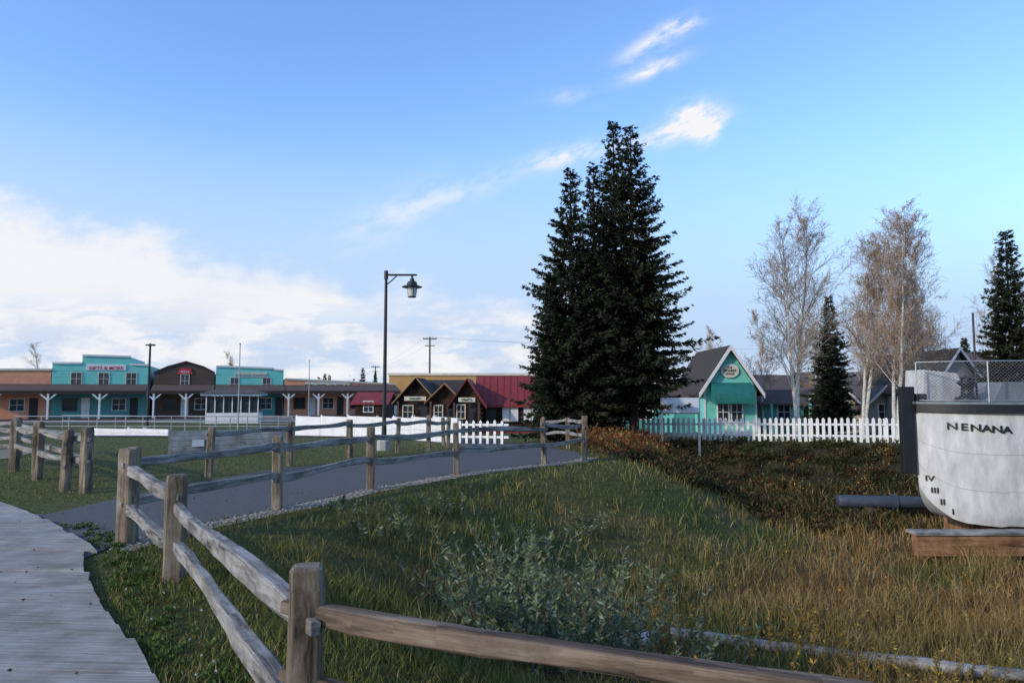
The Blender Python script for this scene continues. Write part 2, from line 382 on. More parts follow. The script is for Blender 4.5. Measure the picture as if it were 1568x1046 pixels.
def clumps(name,cx,cy,r,per,cols,ls,lw,up=.6,m=leafm,hmul=1.0):
    n=len(cx); z=terr(cx,cy); C=np.repeat(np.stack([cx,cy,z],1),per,0); R=np.repeat(r,per)
    q=rng.normal(size=(n*per,3)); q/=np.linalg.norm(q,axis=1,keepdims=True); q*=(rng.random((n*per,1))**.45)
    q[:,2]=np.abs(q[:,2])*hmul
    C=C+q*R[:,None]
    D=q+rng.normal(size=q.shape)*.6; D[:,2]+=up
    ci=np.repeat(rng.integers(0,len(cols),n),per); mixr=rng.random(n*per)<.25; ci[mixr]=rng.integers(0,len(cols),mixr.sum())
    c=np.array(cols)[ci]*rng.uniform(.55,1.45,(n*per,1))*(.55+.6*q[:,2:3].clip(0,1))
    sc=rng.uniform(.6,1.4,n*per)
    return leaves(name,C,D,ls*sc,lw*sc,c,m)
n=2000; cx=rng.uniform(2.2,22,n); cy=rng.uniform(15.8,28.5,n); sd=sdist(cx,cy); k=(sd>.35)&(sd<7.5)&(cy>16.6-.05*cx); cx=cx[k];cy=cy[k];sd=sd[k]
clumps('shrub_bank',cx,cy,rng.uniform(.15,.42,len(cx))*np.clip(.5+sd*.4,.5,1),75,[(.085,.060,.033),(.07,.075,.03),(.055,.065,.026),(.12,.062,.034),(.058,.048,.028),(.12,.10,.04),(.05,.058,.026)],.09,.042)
n=26; cx=rng.uniform(8,17,n); cy=rng.uniform(17.5,24,n); k=sdist(cx,cy)>.8
clumps('yellow_shrub',cx[k],cy[k],rng.uniform(.3,.5,k.sum()),70,[(.28,.16,.04),(.17,.12,.04)],.07,.035,hmul=1.2)
n=380; cx=rng.uniform(2,14,n); cy=rng.uniform(5.5,15.5,n); sd=sdist(cx,cy); k=(sd>3.5)&((cy<9.5)|(rng.random(n)<.35)); cx=cx[k];cy=cy[k]
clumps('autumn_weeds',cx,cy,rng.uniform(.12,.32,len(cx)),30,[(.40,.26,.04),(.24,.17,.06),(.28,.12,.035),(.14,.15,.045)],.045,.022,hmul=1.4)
n=90; cx=rng.uniform(2.2,5.6,n); cy=rng.uniform(17.0,29,n); k=np.abs(sdist(cx,cy))<1.2
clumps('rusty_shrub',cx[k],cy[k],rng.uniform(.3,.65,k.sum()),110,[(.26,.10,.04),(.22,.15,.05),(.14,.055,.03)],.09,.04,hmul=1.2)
n=170; t=rng.random(n); yy=1.8+t*6.5; xx=np.interp(yy,ey,ex)+rng.uniform(.08,.5,n)
clumps('clover',xx,yy,rng.uniform(.03,.07,n),22,[(.095,.15,.045),(.075,.12,.035)],.026,.02,up=1)
nfw=16; t=rng.random(nfw); yy=3.2+t*2.2; xx=np.interp(yy,ey,ex)+rng.uniform(.15,.8,nfw)
C=np.repeat(np.stack([xx,yy,terr(xx,yy)+rng.uniform(.08,.12,nfw)],1),10,0); leaves('clover_flowers',C,rng.normal(size=(len(C),3)),.011,.008,np.full((len(C),3),.5),leafm)
n=220; xx=rng.uniform(-6,-1.5,n); yy=rng.uniform(3,12,n); k=(xx<np.interp(yy,ey,ex)-.02)&(yy<9)|inpoly(xx,yy,pathpoly); xx=xx[k];yy=yy[k]
C=np.stack([xx,yy,np.where(xx<np.interp(yy,ey,ex),.056,.02)],1); D=rng.normal(size=C.shape); D[:,2]=.1*np.abs(D[:,2]); leaves('fallen_leaves',C,D,.03,.02,np.array([[.16,.10,.05]])*rng.uniform(.4,1.4,(len(xx),1)),leafm)
def willow(name,cx,cy,nst,hh,cols,ll=.06):
    g=group(name,(cx,cy,tz(cx,cy))); z0=tz(cx,cy); mb=MB(); C=[];D=[]
    for i in range(nst):
        a=random.uniform(0,6.28); r=random.uniform(0,.45); h=hh*random.uniform(.45,1.2); lean=random.uniform(.1,.5)
        p0=Vector((cx+math.cos(a)*r,cy+math.sin(a)*r,z0)); p1=p0+Vector((math.cos(a)*lean*h*.4,math.sin(a)*lean*h*.4,h*.6)); p2=p0+Vector((math.cos(a)*lean*h,math.sin(a)*lean*h,h))
        mb.sweep([p0,p1,p2],TRI,[.005,.0035,.002])
        for k in range(40):
            t=random.uniform(.15,1); p=p0.lerp(p1,t/.5) if t<.5 else p1.lerp(p2,(t-.5)*2)
            b=random.uniform(0,6.28); C.append(p); D.append((math.cos(b),math.sin(b),random.uniform(.2,1.3)))
    mb.obj('stems',stemm,g); n=len(C); ci=rng.integers(0,len(cols),n)
    leaves('leaves',np.array(C),np.array(D),ll*rng.uniform(.6,1.3,n),ll*.38*rng.uniform(.7,1.2,n),np.array(cols)[ci]*rng.uniform(.6,1.4,(n,1)),leafm,g)
wc=[(.155,.195,.115),(.20,.24,.165),(.11,.15,.07),(.17,.19,.08)]
for (px,d,ns,h) in [(735,7.4,36,.95),(790,6.7,44,1.05),(850,6.1,48,1.05),(905,6.4,42,1.15),(860,7.6,40,1.1),(950,7.2,32,1.1),(760,6.0,30,.7),(700,8.2,20,.65),(1010,6.6,20,1.1),(930,8.3,20,.9),(520,9.3,5,.25),(600,9.0,12,.35),(1070,8.0,12,.7),(990,10.5,14,.4),(820,10.4,16,.35),(905,12,14,.35),(680,10.5,10,.3)]:
    willow('willow_shrub',X(px,d),d,ns,h,wc,.068)
for i in range(34):
    d=random.uniform(5.6,9); px=random.uniform(990,1560)
    willow('weed_plant',X(px,d),d,random.randint(3,7),random.uniform(.4,.85),[(.38,.26,.04),(.19,.17,.06),(.26,.13,.04)],.05)
# ---------- trees ----------
def spruce(name,x,y,H,R,seed=1,z=None,tw=1.0,gap=.27,low=.10,den=1.0,start=.05):
    r=np.random.default_rng(seed); z0=tz(x,y) if z is None else z
    g=group(name,(x,y,z0)); mb=MB()
    mb.sweep([(x,y,z0-.2),(x,y,z0+H*.5),(x,y,z0+H*.99)],RND,[H*.016,H*.009,.012])
    C=[];D=[];Ls=[];col=[];T_=[]
    zc=start*H
    while zc<H*.985:
        ti=zc/H; k_=max(4,int(round(7.5*(1-ti)+4)))
        a0=r.uniform(0,6.28)
        for q in range(k_): T_.append((ti+r.normal(0,.006),a0+q*6.283/k_+r.normal(0,.25)))
        zc+=gap*(.55+.6*(1-ti))*r.uniform(.8,1.2)*max(.5,H/13)
    lob=r.uniform(0,6.28,3)
    for ti,az in T_:
        if ti>.985 or ti<.03: continue
        prof=(1-ti)**1.02
        L=R*prof*r.uniform(.5,1.05)*(1.28 if r.random()<.13 else 1)*(1+.15*math.sin(az*2+lob[0]+ti*9))+.13
        if ti<low: L*=.75
        up=.55*ti**1.5-.18; hz=z0+ti*H; k=max(6,int(L*21*tw*den))
        s=r.uniform(.15,1,k); dirx,diry=math.cos(az),math.sin(az)
        px=x+dirx*L*s; py=y+diry*L*s; pz=hz+L*(up*s-.12*s*s*(1-ti)+.20*s**3)
        side=r.choice([-1,1],k); ll=(.13+.22*(1-s)*min(L,2.4)/1.2)*r.uniform(.7,1.3,k)
        ax=dirx*.8-diry*side*.6+r.normal(0,.2,k); ay=diry*.8+dirx*side*.6+r.normal(0,.2,k); azz=r.normal(-.18,.25,k)
        for c_ in range(3):
            C.append(np.stack([px,py,pz],1)+r.normal(0,.025,(k,3))); D.append(np.stack([ax,ay,azz],1)+r.normal(0,.28,(k,3))); Ls.append(ll)
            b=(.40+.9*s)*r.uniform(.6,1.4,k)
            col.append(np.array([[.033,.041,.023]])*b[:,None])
        if L>.5: mb.sweep([(x,y,hz),(x+dirx*L*.5,y+diry*L*.5,hz+L*(up*.5-.03*(1-ti)+.02)),(x+dirx*L*.95,y+diry*L*.95,hz+L*(up*.95-.11*(1-ti)+.17))],TRI,[.01+.008*L,.01,.004])
    mb.obj('trunk_and_limbs',barkd,g)
    C=np.concatenate(C);D=np.concatenate(D);Ls=np.concatenate(Ls);col=np.concatenate(col)
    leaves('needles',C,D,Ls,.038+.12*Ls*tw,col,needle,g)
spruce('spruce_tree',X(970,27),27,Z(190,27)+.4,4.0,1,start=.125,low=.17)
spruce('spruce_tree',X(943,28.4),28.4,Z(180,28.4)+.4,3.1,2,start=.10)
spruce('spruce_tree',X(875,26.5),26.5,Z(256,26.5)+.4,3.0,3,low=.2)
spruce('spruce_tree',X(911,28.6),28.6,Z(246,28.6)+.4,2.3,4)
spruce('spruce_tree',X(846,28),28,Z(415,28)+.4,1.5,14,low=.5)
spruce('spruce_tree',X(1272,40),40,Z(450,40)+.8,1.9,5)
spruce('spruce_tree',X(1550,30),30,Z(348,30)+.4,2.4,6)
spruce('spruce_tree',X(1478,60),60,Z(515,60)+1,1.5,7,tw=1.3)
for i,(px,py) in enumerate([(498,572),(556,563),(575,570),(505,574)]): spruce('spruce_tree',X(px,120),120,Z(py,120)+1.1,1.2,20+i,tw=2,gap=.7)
def birch(name,x,y,H,seed,lean=0,nstem=1,leafcol=(.44,.31,.18),nl=1.0,tr=.10,spread=1.0,c1=40):
    r=random.Random(seed); z0=tz(x,y); g=group(name,(x,y,z0)); tb=MB(); tw=MB(); LC=[];LD=[]
    def grow(p,d,L,rad,lv):
        n=6 if lv==0 else (4 if lv==1 else 3); pts=[p]; rr=[rad]; q=p.copy(); dd=d.copy()
        for i in range(n):
            dd=(dd+Vector((r.uniform(-1,1),r.uniform(-1,1),r.uniform(-.1,.6)))*(.06 if lv==0 else .17)).normalized()
            if lv>=2: dd=(dd+Vector((0,0,-.07*i))).normalized()
            q=q+dd*L/n; pts.append(q.copy()); rr.append(max(rad*(1-.85*(i+1)/n),.0045))
        (tb if (lv==0 or (lv==1 and rad>.022)) else tw).sweep(pts,RND if lv==0 else TRI,rr)
        if lv>=2:
            for k in range(int(3*nl) if r.random()<.85 else 0): LC.append(pts[r.randint(1,n)]); LD.append((r.uniform(-1,1),r.uniform(-1,1),r.uniform(-1,.3)))
        if lv<3:
            cnt=[c1,9,6][lv]
            for k in range(cnt):
                t=(r.uniform(.22,.98) if lv==0 else r.uniform(.15,.98)); f=t*n; i=min(int(f),n-1); b=pts[i].lerp(pts[i+1],f-i)
                a=r.uniform(0,6.28); tilt=[.66,.62,.85][lv]*r.uniform(.6,1.25)*spread
                base=(pts[i+1]-pts[i]).normalized(); o=base.orthogonal().normalized(); o=Matrix.Rotation(a,3,base)@o
                nd=(base*math.cos(tilt)+o*math.sin(tilt)+Vector((0,0,.12))).normalized()
                ln=[L*.33*(1.15-t*.75),L*.45*(1.1-t*.5),L*.62][lv]*r.uniform(.6,1.2)
                grow(b,nd,ln,[rad*.28*(1.1-t*.7),rad*.45,rad*.6][lv],lv+1)
    for s in range(nstem):
        a=r.uniform(0,6.28); dv=Vector((lean+(0 if nstem==1 else math.cos(a)*.06),(0 if nstem==1 else math.sin(a)*.06),1)).normalized()
        grow(Vector((x+(0 if nstem==1 else math.cos(a)*.35),y+(0 if nstem==1 else math.sin(a)*.35),z0-.1)),dv,H*(1 if s==0 else r.uniform(.78,.95)),tr,0)
    tb.obj('trunk',barkw,g); tw.obj('twigs',barkt,g)
    n=len(LC)
    if n: leaves('leaves',np.array(LC),np.array(LD),.045*rng.uniform(.6,1.3,n),.035,np.array([leafcol])*rng.uniform(.6,1.5,(n,1)),leafm,g)
birch('birch_tree',X(1213,31),31,Z(318,31)+.3,1,-.005,2,tr=.095,nl=.7)
birch('birch_tree',X(1305,31),31,Z(355,31)+.3,2,-.01,2,tr=.085,nl=.7)
birch('birch_tree',X(1372,29.5),29.5,Z(338,29.5)+.3,3,.01,2,(.46,.30,.17),1.2,tr=.085)
birch('birch_tree',X(1430,33),33,Z(374,33)+.3,4,.02,2,tr=.075,nl=.7)
birch('birch_tree',X(1165,44),44,Z(485,44)+1,6,0,1,(.44,.29,.13),2.0,tr=.08,c1=24)
birch('birch_tree',X(1095,60),60,Z(505,60)+1,7,0,1,(.44,.29,.13),2,tr=.1,c1=24)
birch('birch_tree',X(1335,48),48,Z(455,48)+1,11,0,1,(.44,.28,.13),2,tr=.1,c1=24)
birch('birch_tree',X(1250,50),50,Z(490,50)+1,12,0,1,(.44,.28,.13),2,tr=.1,c1=24)
birch('birch_tree',X(1400,50),50,Z(470,50)+1,13,0,1,(.44,.28,.13),2,tr=.1,c1=24)
birch('birch_tree',X(1520,42),42,Z(405,42)+1,8,0,1,tr=.08,nl=.4,c1=24)
birch('birch_tree',X(66,95),95,Z(528,95)+1,9,0,1,tr=.12,nl=0,c1=24)
birch('birch_tree',X(356,95),95,Z(540,95)+1,10,0,1,(.45,.24,.06),5,tr=.12,c1=24)
n=900; xx=rng.uniform(-320,420,n); yy=rng.uniform(190,260,n); rr=rng.uniform(1.5,3.2,n)
C=np.repeat(np.stack([xx,yy,np.full(n,.3)],1),60,0); q=rng.normal(size=(n*60,3)); q[:,2]=np.abs(q[:,2]); C=C+q*np.repeat(rr,60)[:,None]*.6
cc=np.array([(.09,.075,.055),(.07,.075,.05),(.13,.095,.06)])[np.repeat(rng.integers(0,3,n),60)]*rng.uniform(.6,1.3,(n*60,1))
leaves('distant_treeline',C,rng.normal(size=C.shape),1.2,.7,cc,leafm)
# ---------- building helpers ----------
def TF(x,y,z,yaw=0): return Matrix.Translation((x,y,z))@Matrix.Rotation(yaw,4,'Z')
def window(g,T,x,z,w,h,fm=white,y=0,mull=1):
    t=.07
    MB(T).box(x-w/2,x+w/2,y-.03,y+.02,z,z+h).obj('window_glass',glass,g)
    m=MB(T); m.box(x-w/2-t,x-w/2,y-.07,y,z-t,z+h+t).box(x+w/2,x+w/2+t,y-.07,y,z-t,z+h+t)
    m.box(x-w/2,x+w/2,y-.065,y,z+h,z+h+t).box(x-w/2,x+w/2,y-.065,y,z-t,z)
    if mull: m.box(x-.02,x+.02,y-.055,y-.031,z,z+h).box(x-w/2,x+w/2,y-.05,y-.032,z+h/2-.02,z+h/2+.02)
    m.obj('window_frame',fm,g)
def text(g,T,s,size,x,z,m,y=-.1,al='CENTER',wid=1):
    c=bpy.data.curves.new('lettering','FONT'); c.body=s; c.size=size; c.align_x=al; c.extrude=.006; c.offset=size*.012
    o=bpy.data.objects.new('lettering',c); o.data.materials.append(m); scene.collection.objects.link(o)
    mw=T@Matrix.Translation((x,y,z))@Matrix.Rotation(math.pi/2,4,'X')@Matrix.Diagonal((wid,1,1,1))
    o.parent=g; o.matrix_parent_inverse=Matrix.Translation(g.location).inverted(); o.matrix_basis=mw; return o
def gable(g,T,w,dep,wh,ph,o,wm,rm,tm=None,axis='y',t=.14,tb=.1):
    W=w if axis=='y' else dep
    m=MB(T); pr=[(0,0),(W,0),(W,wh),(W/2,ph),(0,wh)]
    m.prism(pr,0,dep if axis=='y' else w,axis).obj('walls',wm,g)
    sl=(ph-wh)/(W/2); ze=wh-o*sl; L=dep if axis=='y' else w
    m=MB(T); m.prism([(-o,ze+.01),(W/2,ph+.01),(W+o,ze+.01),(W+o,ze+t),(W/2,ph+t),(-o,ze+t)],-.4,L+.4,axis).obj('roof',rm,g)
    if tm:
        m=MB(T); b=tb
        m.prism([(-o-.03,ze-b+.1),(W/2,ph-b+.1),(W+o+.03,ze-b+.1),(W+o+.03,ze+t+.03),(W/2,ph+t+.03),(-o-.03,ze+t+.03)],-.46,-.402,axis).obj('bargeboard',tm,g)
# ---------- left western storefront row ----------
A=Vector((X(-90,62),62)); Bp=Vector((X(610,78),78)); yaw=math.atan2(Bp.y-A.y,Bp.x-A.x); zg=-1.1
def S(px):
    u=(px-784)/F; dx,dy=math.cos(yaw),math.sin(yaw)
    s=(u*A.y-A.x)/(dx-u*dy); return s,A.y+s*dy
def zl(px,py): s,d=S(px); return Z(py,d)-zg
T0=TF(A.x,A.y,zg,yaw)
def section(name,p0,p1,py,wm,lm,tops=None,tm=white):
    s0,_=S(p0);s1,_=S(p1); g=group(name,tuple(T0@Vector((s0,0,0))))
    prof=[(s0+.02,0),(s1-.02,0)]
    tops=tops or [(p1,py),(p0,py)]
    tp=[(min(max(S(a)[0],s0+.02),s1-.02),zl(a,b)) for a,b in tops]
    MB(T0).prism(prof+tp,0,12).obj('facade_wall',wm,g)
    m=MB(T0); zz=3.5
    ztop=min(b for a,b in tp)-.1
    while zz<ztop-.3:
        m.box(s0+.04,s1-.04,-.018,-.002,zz,zz+.26); zz+=.3
    m.obj('siding_boards',wm,g)
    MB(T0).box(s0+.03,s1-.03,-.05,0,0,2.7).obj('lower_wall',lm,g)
    m=MB(T0)
    for a,b in zip(tp[:-1],tp[1:]):
        if abs(a[0]-b[0])<.05: continue
        m.prism([(b[0],b[1]-.02),(a[0],a[1]-.02),(a[0],a[1]+.16),(b[0],b[1]+.16)],-.12,.2)
    m.obj('cornice_trim',tm,g)
    m=MB(T0); m.prism([(-2.6,2.72),(0-.06,3.3),(0-.06,3.42),(-2.6,2.84)],s0+.01,s1-.01,'x').obj('porch_roof',shingle_b,g)
    MB(T0).box(s0+.01,s1-.01,-2.5,-2.35,2.5,2.7).obj('porch_beam',brown,g)
    m=MB(T0); k=max(1,round((s1-s0)/3.4)); 
    for i in range(k):
        sx=s0+.3+(i)*(s1-s0)/k
        m.box(sx-.08,sx+.08,-2.5,-2.36,0,2.49)
        m.prism([(sx-.7,2.48),(sx-.08,1.9),(sx-.08,2.1),(sx-.55,2.5)],-2.46,-2.40); m.prism([(sx+.7,2.48),(sx+.55,2.5),(sx+.08,2.1),(sx+.08,1.9)],-2.46,-2.40)
    m.obj('porch_posts',white,g)
    MB(T0).box(s0,s1,-2.9,-.06,-.1,.15).obj('porch_deck',brown,g)
    for i in range(k):
        sx=s0+1.6+i*(s1-s0)/k
        if sx+1<s1:
            window(g,T0,sx,.9,1.1,1.1,white if i%2 else brown,-.05)
            MB(T0).box(sx+.95,sx+1.65,-.09,-.04,.16,2.1).obj('door',dark if i%3 else white,g)
    return g
g=section('salmon_storefront',-88,80,567,orange,orange,tm=cream)
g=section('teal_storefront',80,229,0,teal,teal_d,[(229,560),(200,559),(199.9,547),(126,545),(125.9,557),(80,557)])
for px in (118,160,202):
    s,d=S(px); window(g,T0,s,zl(px,589),.85,1.15,cream,0)
s,d=S(163); MB(T0).box(s-1.7,s+1.7,-.08,-.021,zl(163,567),zl(163,558)).obj('signboard',white,g); text(g,T0,'GIFTS & MORE',.46,s,zl(163,566),red)
g=section('brown_wood_storefront',236,330,0,brown,brown,[(330,572),(312,563),(285,555),(256,563),(236,572)],tm=shingle)
s,d=S(284); window(g,T0,s,zl(284,592),.7,1.2,cream,0); MB(T0).prism([(s-.7,zl(284,573)),(s+.7,zl(284,573)),(s+.5,zl(284,564)),(s-.5,zl(284,564))],-.1,-.021).obj('signboard',red,g)
text(g,T0,'PIZZA',.3,s,zl(284,571),white,-.12)
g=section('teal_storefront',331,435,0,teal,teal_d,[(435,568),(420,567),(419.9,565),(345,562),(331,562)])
for px in (360,409):
    s,d=S(px); window(g,T0,s,zl(px,597),.75,1.25,cream,0)
s,d=S(385); MB(T0).box(s-1.6,s+1.6,-.08,-.021,zl(385,578),zl(385,570)).obj('signboard',cream,g); text(g,T0,'SQUARE DANCE',.42,s,zl(385,577),teal_d)
g=section('museum_storefront',436,606,0,orange,orange,[(606,589),(436,581)],tm=cream)
s0,_=S(468);s1,_=S(536); MB(T0).box(s0,s1,-.08,-.021,zl(500,596),zl(500,585)).obj('signboard',cream,g); text(g,T0,'PIONEER MUSEUM',.6,(s0+s1)/2,zl(500,594.5),black)
d=58; x0=X(314,d); w=X(396,d)-x0; zk=-1.1; g=group('entry_pavilion',(x0,d,zk)); T=TF(x0,d,zk,.2)
MB(T).box(.15,w-.15,0,2.2,0,.9).obj('counter_walls',white,g)
m=MB(T); 
for i in range(7): m.box(.15+i*(w-.38)/6,.23+i*(w-.38)/6,0,.08,.901,2.35)
m.obj('window_posts',white,g)
MB(T).box(.25,w-.25,.12,2.1,.9,2.3).obj('window_glass',glass,g)
MB(T).box(-.2,w+.2,-.4,2.6,2.351,2.55).obj('fascia',mat('bluegrey_paint',(.3,.38,.46),.6,.1,2),g)
m=MB(T); zz=2.551; m.v=[tuple(T@Vector(p)) for p in [(-.3,-.5,zz),(w+.3,-.5,zz),(w+.3,2.7,zz),(-.3,2.7,zz),(.9,.9,zz+.4),(w-.9,.9,zz+.4)]]; m.f=[[0,1,5,4],[1,2,5],[2,3,4,5],[3,0,4],[0,3,2,1]]; m.uv=[(0,0)]*18; m.obj('hipped_roof',shingle_g,g)
def lowrail(name,P,h,mt,sp=1.8,rails=3):
    g=group(name,(P[0][0],P[0][1],0)); m=MB()
    R=resample(P,max(2,int(sum(math.dist(a,b) for a,b in zip(P[:-1],P[1:]))/sp)+1))
    for p in R: z=tz(*p); m.sweep([(p[0],p[1],z),(p[0],p[1],z+h)],RND,.03)
    for k in range(rails):
        zz=h*(1-k*.8/rails); m.sweep([(p[0],p[1],tz(*p)+zz) for p in R],RND,.022)
    m.obj('rails_and_posts',mt,g)
lowrail('pipe_railing',[(-29,40),(-20,38.5),(-11,37.5)],1.05,metal)
lowrail('pipe_railing',[(X(100,50),50),(X(300,47),47),(X(450,45),45)],1.0,metal,2.2,2)
def boardwall(name,a,b,h,mt,nb=5):
    a=Vector(a);b=Vector(b); L=(b-a).length; T=TF(a.x,a.y,tz(a.x,a.y)-.05,math.atan2(b.y-a.y,b.x-a.x)); g=group(name,(a.x,a.y,0)); m=MB(T)
    dz=tz(b.x,b.y)-tz(a.x,a.y)
    k_=max(1,int(L/2))
    for s in range(k_):
        zo=dz*s/k_
        for i in range(nb): m.box(L*s/k_+.01,L*(s+1)/k_-.01,-.03-random.uniform(0,.006),.03,zo+h*i/nb+.006,zo+h*(i+1)/nb-.006)
        m.box(L*s/k_-.04,L*s/k_+.04,.031,.13,zo,zo+h+.05)
    m.obj('boards_and_posts',mt,g); return g,T
greyboard=woodmat('grey_board',(.24,.24,.23),(.36,.35,.33),(.45,.44,.42),.6,6,.2)
g,T=boardwall('board_retaining_wall',gp(265,697),gp(452,690),.66,greyboard)
MB(T).box(.5,.78,-.09,-.045,.25,.42).obj('notice_plate',white,g)
boardwall('board_retaining_wall',(X(140,38),38),(X(262,36),36),.45,white,2)
boardwall('white_panel_fence',(X(455,37),37),(X(577,33.2),33.2),1.1,white,2)
boardwall('white_panel_fence',(X(577,33),33),(X(702,25.3),25.3),1.05,white,2)
def picket(name,P,h=.9,w=.09,sp=.19):
    g=group(name,(P[0][0],P[0][1],tz(*P[0])))
    m=MB(); 
    for a,b in zip(P[:-1],P[1:]):
        a=Vector(a);b=Vector(b); L=(b-a).length; n=int(L/sp); yaw=math.atan2(b.y-a.y,b.x-a.x)
        for i in range(n):
            p=a.lerp(b,i/n); z=tz(p.x,p.y); m.T=TF(p.x,p.y,z,yaw+random.uniform(-.03,.03)); hh=h+random.uniform(-.015,.015)
            m.prism([(0,.02),(w,.02),(w,hh-.06),(w/2,hh),(0,hh-.06)],-.012,.012)
            if i%12==0: m.box(-.05,.05,.06,.16,-.1,h-.05)
        n2=max(2,int(L/2))
        for k in range(n2):
            p=a.lerp(b,k/n2);q=a.lerp(b,(k+1)/n2); m.T=Matrix.Identity(4)
            for zz in (.25,.68): 
                off=Vector((-math.sin(yaw),math.cos(yaw)))*.035
                m.sweep([(p.x+off.x,p.y+off.y,tz(p.x,p.y)+zz),(q.x+off.x,q.y+off.y,tz(q.x,q.y)+zz)],SQ,[(.018,.04)]*2)
    m.obj('pickets_and_rails',white,g)
picket('white_picket_fence',[(5.6,29.5),(9.2,27.6),(14.9,24.8),(22,23.4)],.95,.11,.21)
picket('white_picket_fence',[(X(703,25),25),(X(778,24),24)],.85,.10,.28)
# ---------- street lamps ----------
def lamp(name,x,y,H,arm=.85):
    z=tz(x,y); g=group(name,(x,y,z)); 
    MB().sweep([(x,y,z-.1),(x,y,z+.28),(x,y,z+.3)],RND,[.2,.2,.17]).obj('concrete_base',concrete,g)
    m=MB(); m.sweep([(x,y,z+.3),(x,y,z+.36),(x,y,z+.37),(x,y,z+.7),(x,y,z+.72),(x,y,z+H-.25),(x,y,z+H-.24),(x,y,z+H)],C16,[.12,.12,.075,.07,.058,.042,.06,.06]); m.obj('pole',black,g)
    m=MB(); za=z+H-.12
    m.sweep([(x,y,za),(x+arm,y,za),(x+arm+.04,y,za)],C16,[.03,.028,.02])
    m.sweep([(x+.02,y,za-.28),(x+.12,y,za-.2),(x+.3,y,za-.03)],RND,.018)
    lx=x+arm-.1
    m.sweep([(lx,y,za),(lx,y,za-.12)],RND,.03); m.obj('arm',black,g)
    m=MB(); m.sweep([(lx,y,za-.1),(lx,y,za-.18),(lx,y,za-.2),(lx,y,za-.3),(lx,y,za-.34),(lx,y,za-.36)],C16,[.06,.07,.13,.16,.29,.29]); m.obj('lamp_shade',black,g)
    m=MB(); m.sweep([(lx,y,za-.365),(lx,y,za-.42),(lx,y,za-.62)],C16,[.14,.14,.10]); m.obj('glass_lens',mat('lamp_glass',(.6,.6,.58),.3,.1,3),g)
    m=MB(); 
    for k in range(4):
        a=k*math.pi/2+.4; m.sweep([(lx+.15*math.cos(a),y+.15*math.sin(a),za-.36),(lx+.11*math.cos(a),y+.11*math.sin(a),za-.64)],TRI,.008)
    m.sweep([(lx,y,za-.625),(lx,y,za-.65)],C16,.12); m.obj('lens_cage',black,g)
d=19.5; lamp('street_lamp',X(589.5,d),d,Z(415,d)-tz(X(590,d),d))
d=42; x=X(229,d); z=tz(x,d); g=group('street_lamp',(x,d,z)); H=Z(526,d)-z
MB().sweep([(x,d,z),(x,d,z+H)],RND,[.09,.06]).obj('pole',black,g); MB().sweep([(x-.25,d,z+H-.1),(x+.25,d,z+H-.1)],RND,[(.12,.05),(.2,.06)]).obj('lamp_head',black,g)
MB().sweep([(x,d,z),(x,d,z+.4)],RND,.2).obj('base',concrete,g)
for px,py,d in ((367,528,44),(474,553,60)):
    x=X(px,d); z=tz(x,d); g=group('flagpole',(x,d,z)); H=Z(py,d)-z; MB().sweep([(x,d,z),(x,d,z+H)],RND,[.05,.03]).obj('pole',metal,g); MB().sweep([(x,d,z+H),(x,d,z+H+.06),(x,d,z+H+.12)],RND,[.03,.06,.02]).obj('finial',metal,g)
ups=[]
for px,py,d in ((658,516,95),(575,560,150)):
    x=X(px,d); z=tz(x,d); g=group('utility_pole',(x,d,z)); zt=Z(py,d)
    m=MB(); m.sweep([(x,d,z),(x,d,zt)],RND,[.17,.11]); m.box(x-.95,x+.95,d-.06,d+.06,zt-.35,zt-.2); m.box(x-.7,x+.7,d-.06,d+.06,zt-1.3,zt-1.18)
    for k in (-.85,-.4,.4,.85): m.box(x+k-.04,x+k+.04,d-.04,d+.04,zt-.2,zt-.03)
    m.obj('pole_and_crossarms',brown,g); ups.append((x,d,zt-.1))
g=group('power_lines',ups[0]); m=MB()
for off in (-.85,.85):
    for (a,b) in ((ups[0],ups[1]),(ups[0],(60,100,ups[0][2]-1))):
        a=Vector(a)+Vector((off,0,0));b=Vector(b)+Vector((off,0,0)); m.sweep([a.lerp(b,t/10)-Vector((0,0,.8*4*(t/10)*(1-t/10))) for t in range(11)],TRI,.010)
m.obj('wires',black,g)
# ---------- middle buildings ----------
d=84; x0=X(596,d); x1=X(880,d); g=group('mustard_warehouse',(x0,d,-1.1)); T=TF(x0,d,-1.1); W=x1-x0; hh=Z(575,d)+1.1
MB(T).box(0,W,0,15,0,hh).obj('walls',mustard,g); MB(T).box(-.15,W+.1,-.15,15,hh,hh+.3).obj('parapet',cream,g)
for i in range(6): window(g,T,3+i*3.4,1,1.2,1.3,cream)
def booth(name,pc,d,wpx,pyp,pye,wm,rm,tm,dep=3.5,sign=None):
    w=wpx/F*d; x0=X(pc,d)-w/2; z=tz(x0,d); g=group(name,(x0,d,z)); T=TF(x0,d,z)
    wh=Z(pye,d)-z; ph=Z(pyp,d)-z
    gable(g,T,w,dep,wh,ph,.35,wm,rm,tm,tb=.0)
    MB(T).box(w*.56,w*.82,-.05,-.005,.05,1.95).obj('door',dark,g)
    window(g,T,w*.27,.95,w*.26,.8,cream,0)
    m=MB(T); m.box(.05,.17,-1.0,-.88,0,wh-.1).box(w-.17,w-.05,-1.0,-.88,0,wh-.1); m.obj('porch_posts',brown,g)
    m=MB(T)
    for k in range(int(wh/.28)): m.sweep([(-.12,.0,.14+k*.28),(w+.12,.0,.14+k*.28)],RND,.05)
    m.obj('log_ends',wm,g)
    if sign:
        MB(T).box(w*.2,w*.8,-.62,-.56,wh-.05,wh+.22).obj('signboard',cream,g); text(g,T,sign,.19,w*.5,wh+.02,black,-.64)
    return g,T,w,wh
booth('log_gallery_cabin',638,46,54,581,612,log_m,shingle,mustard,4,'GALLERY')
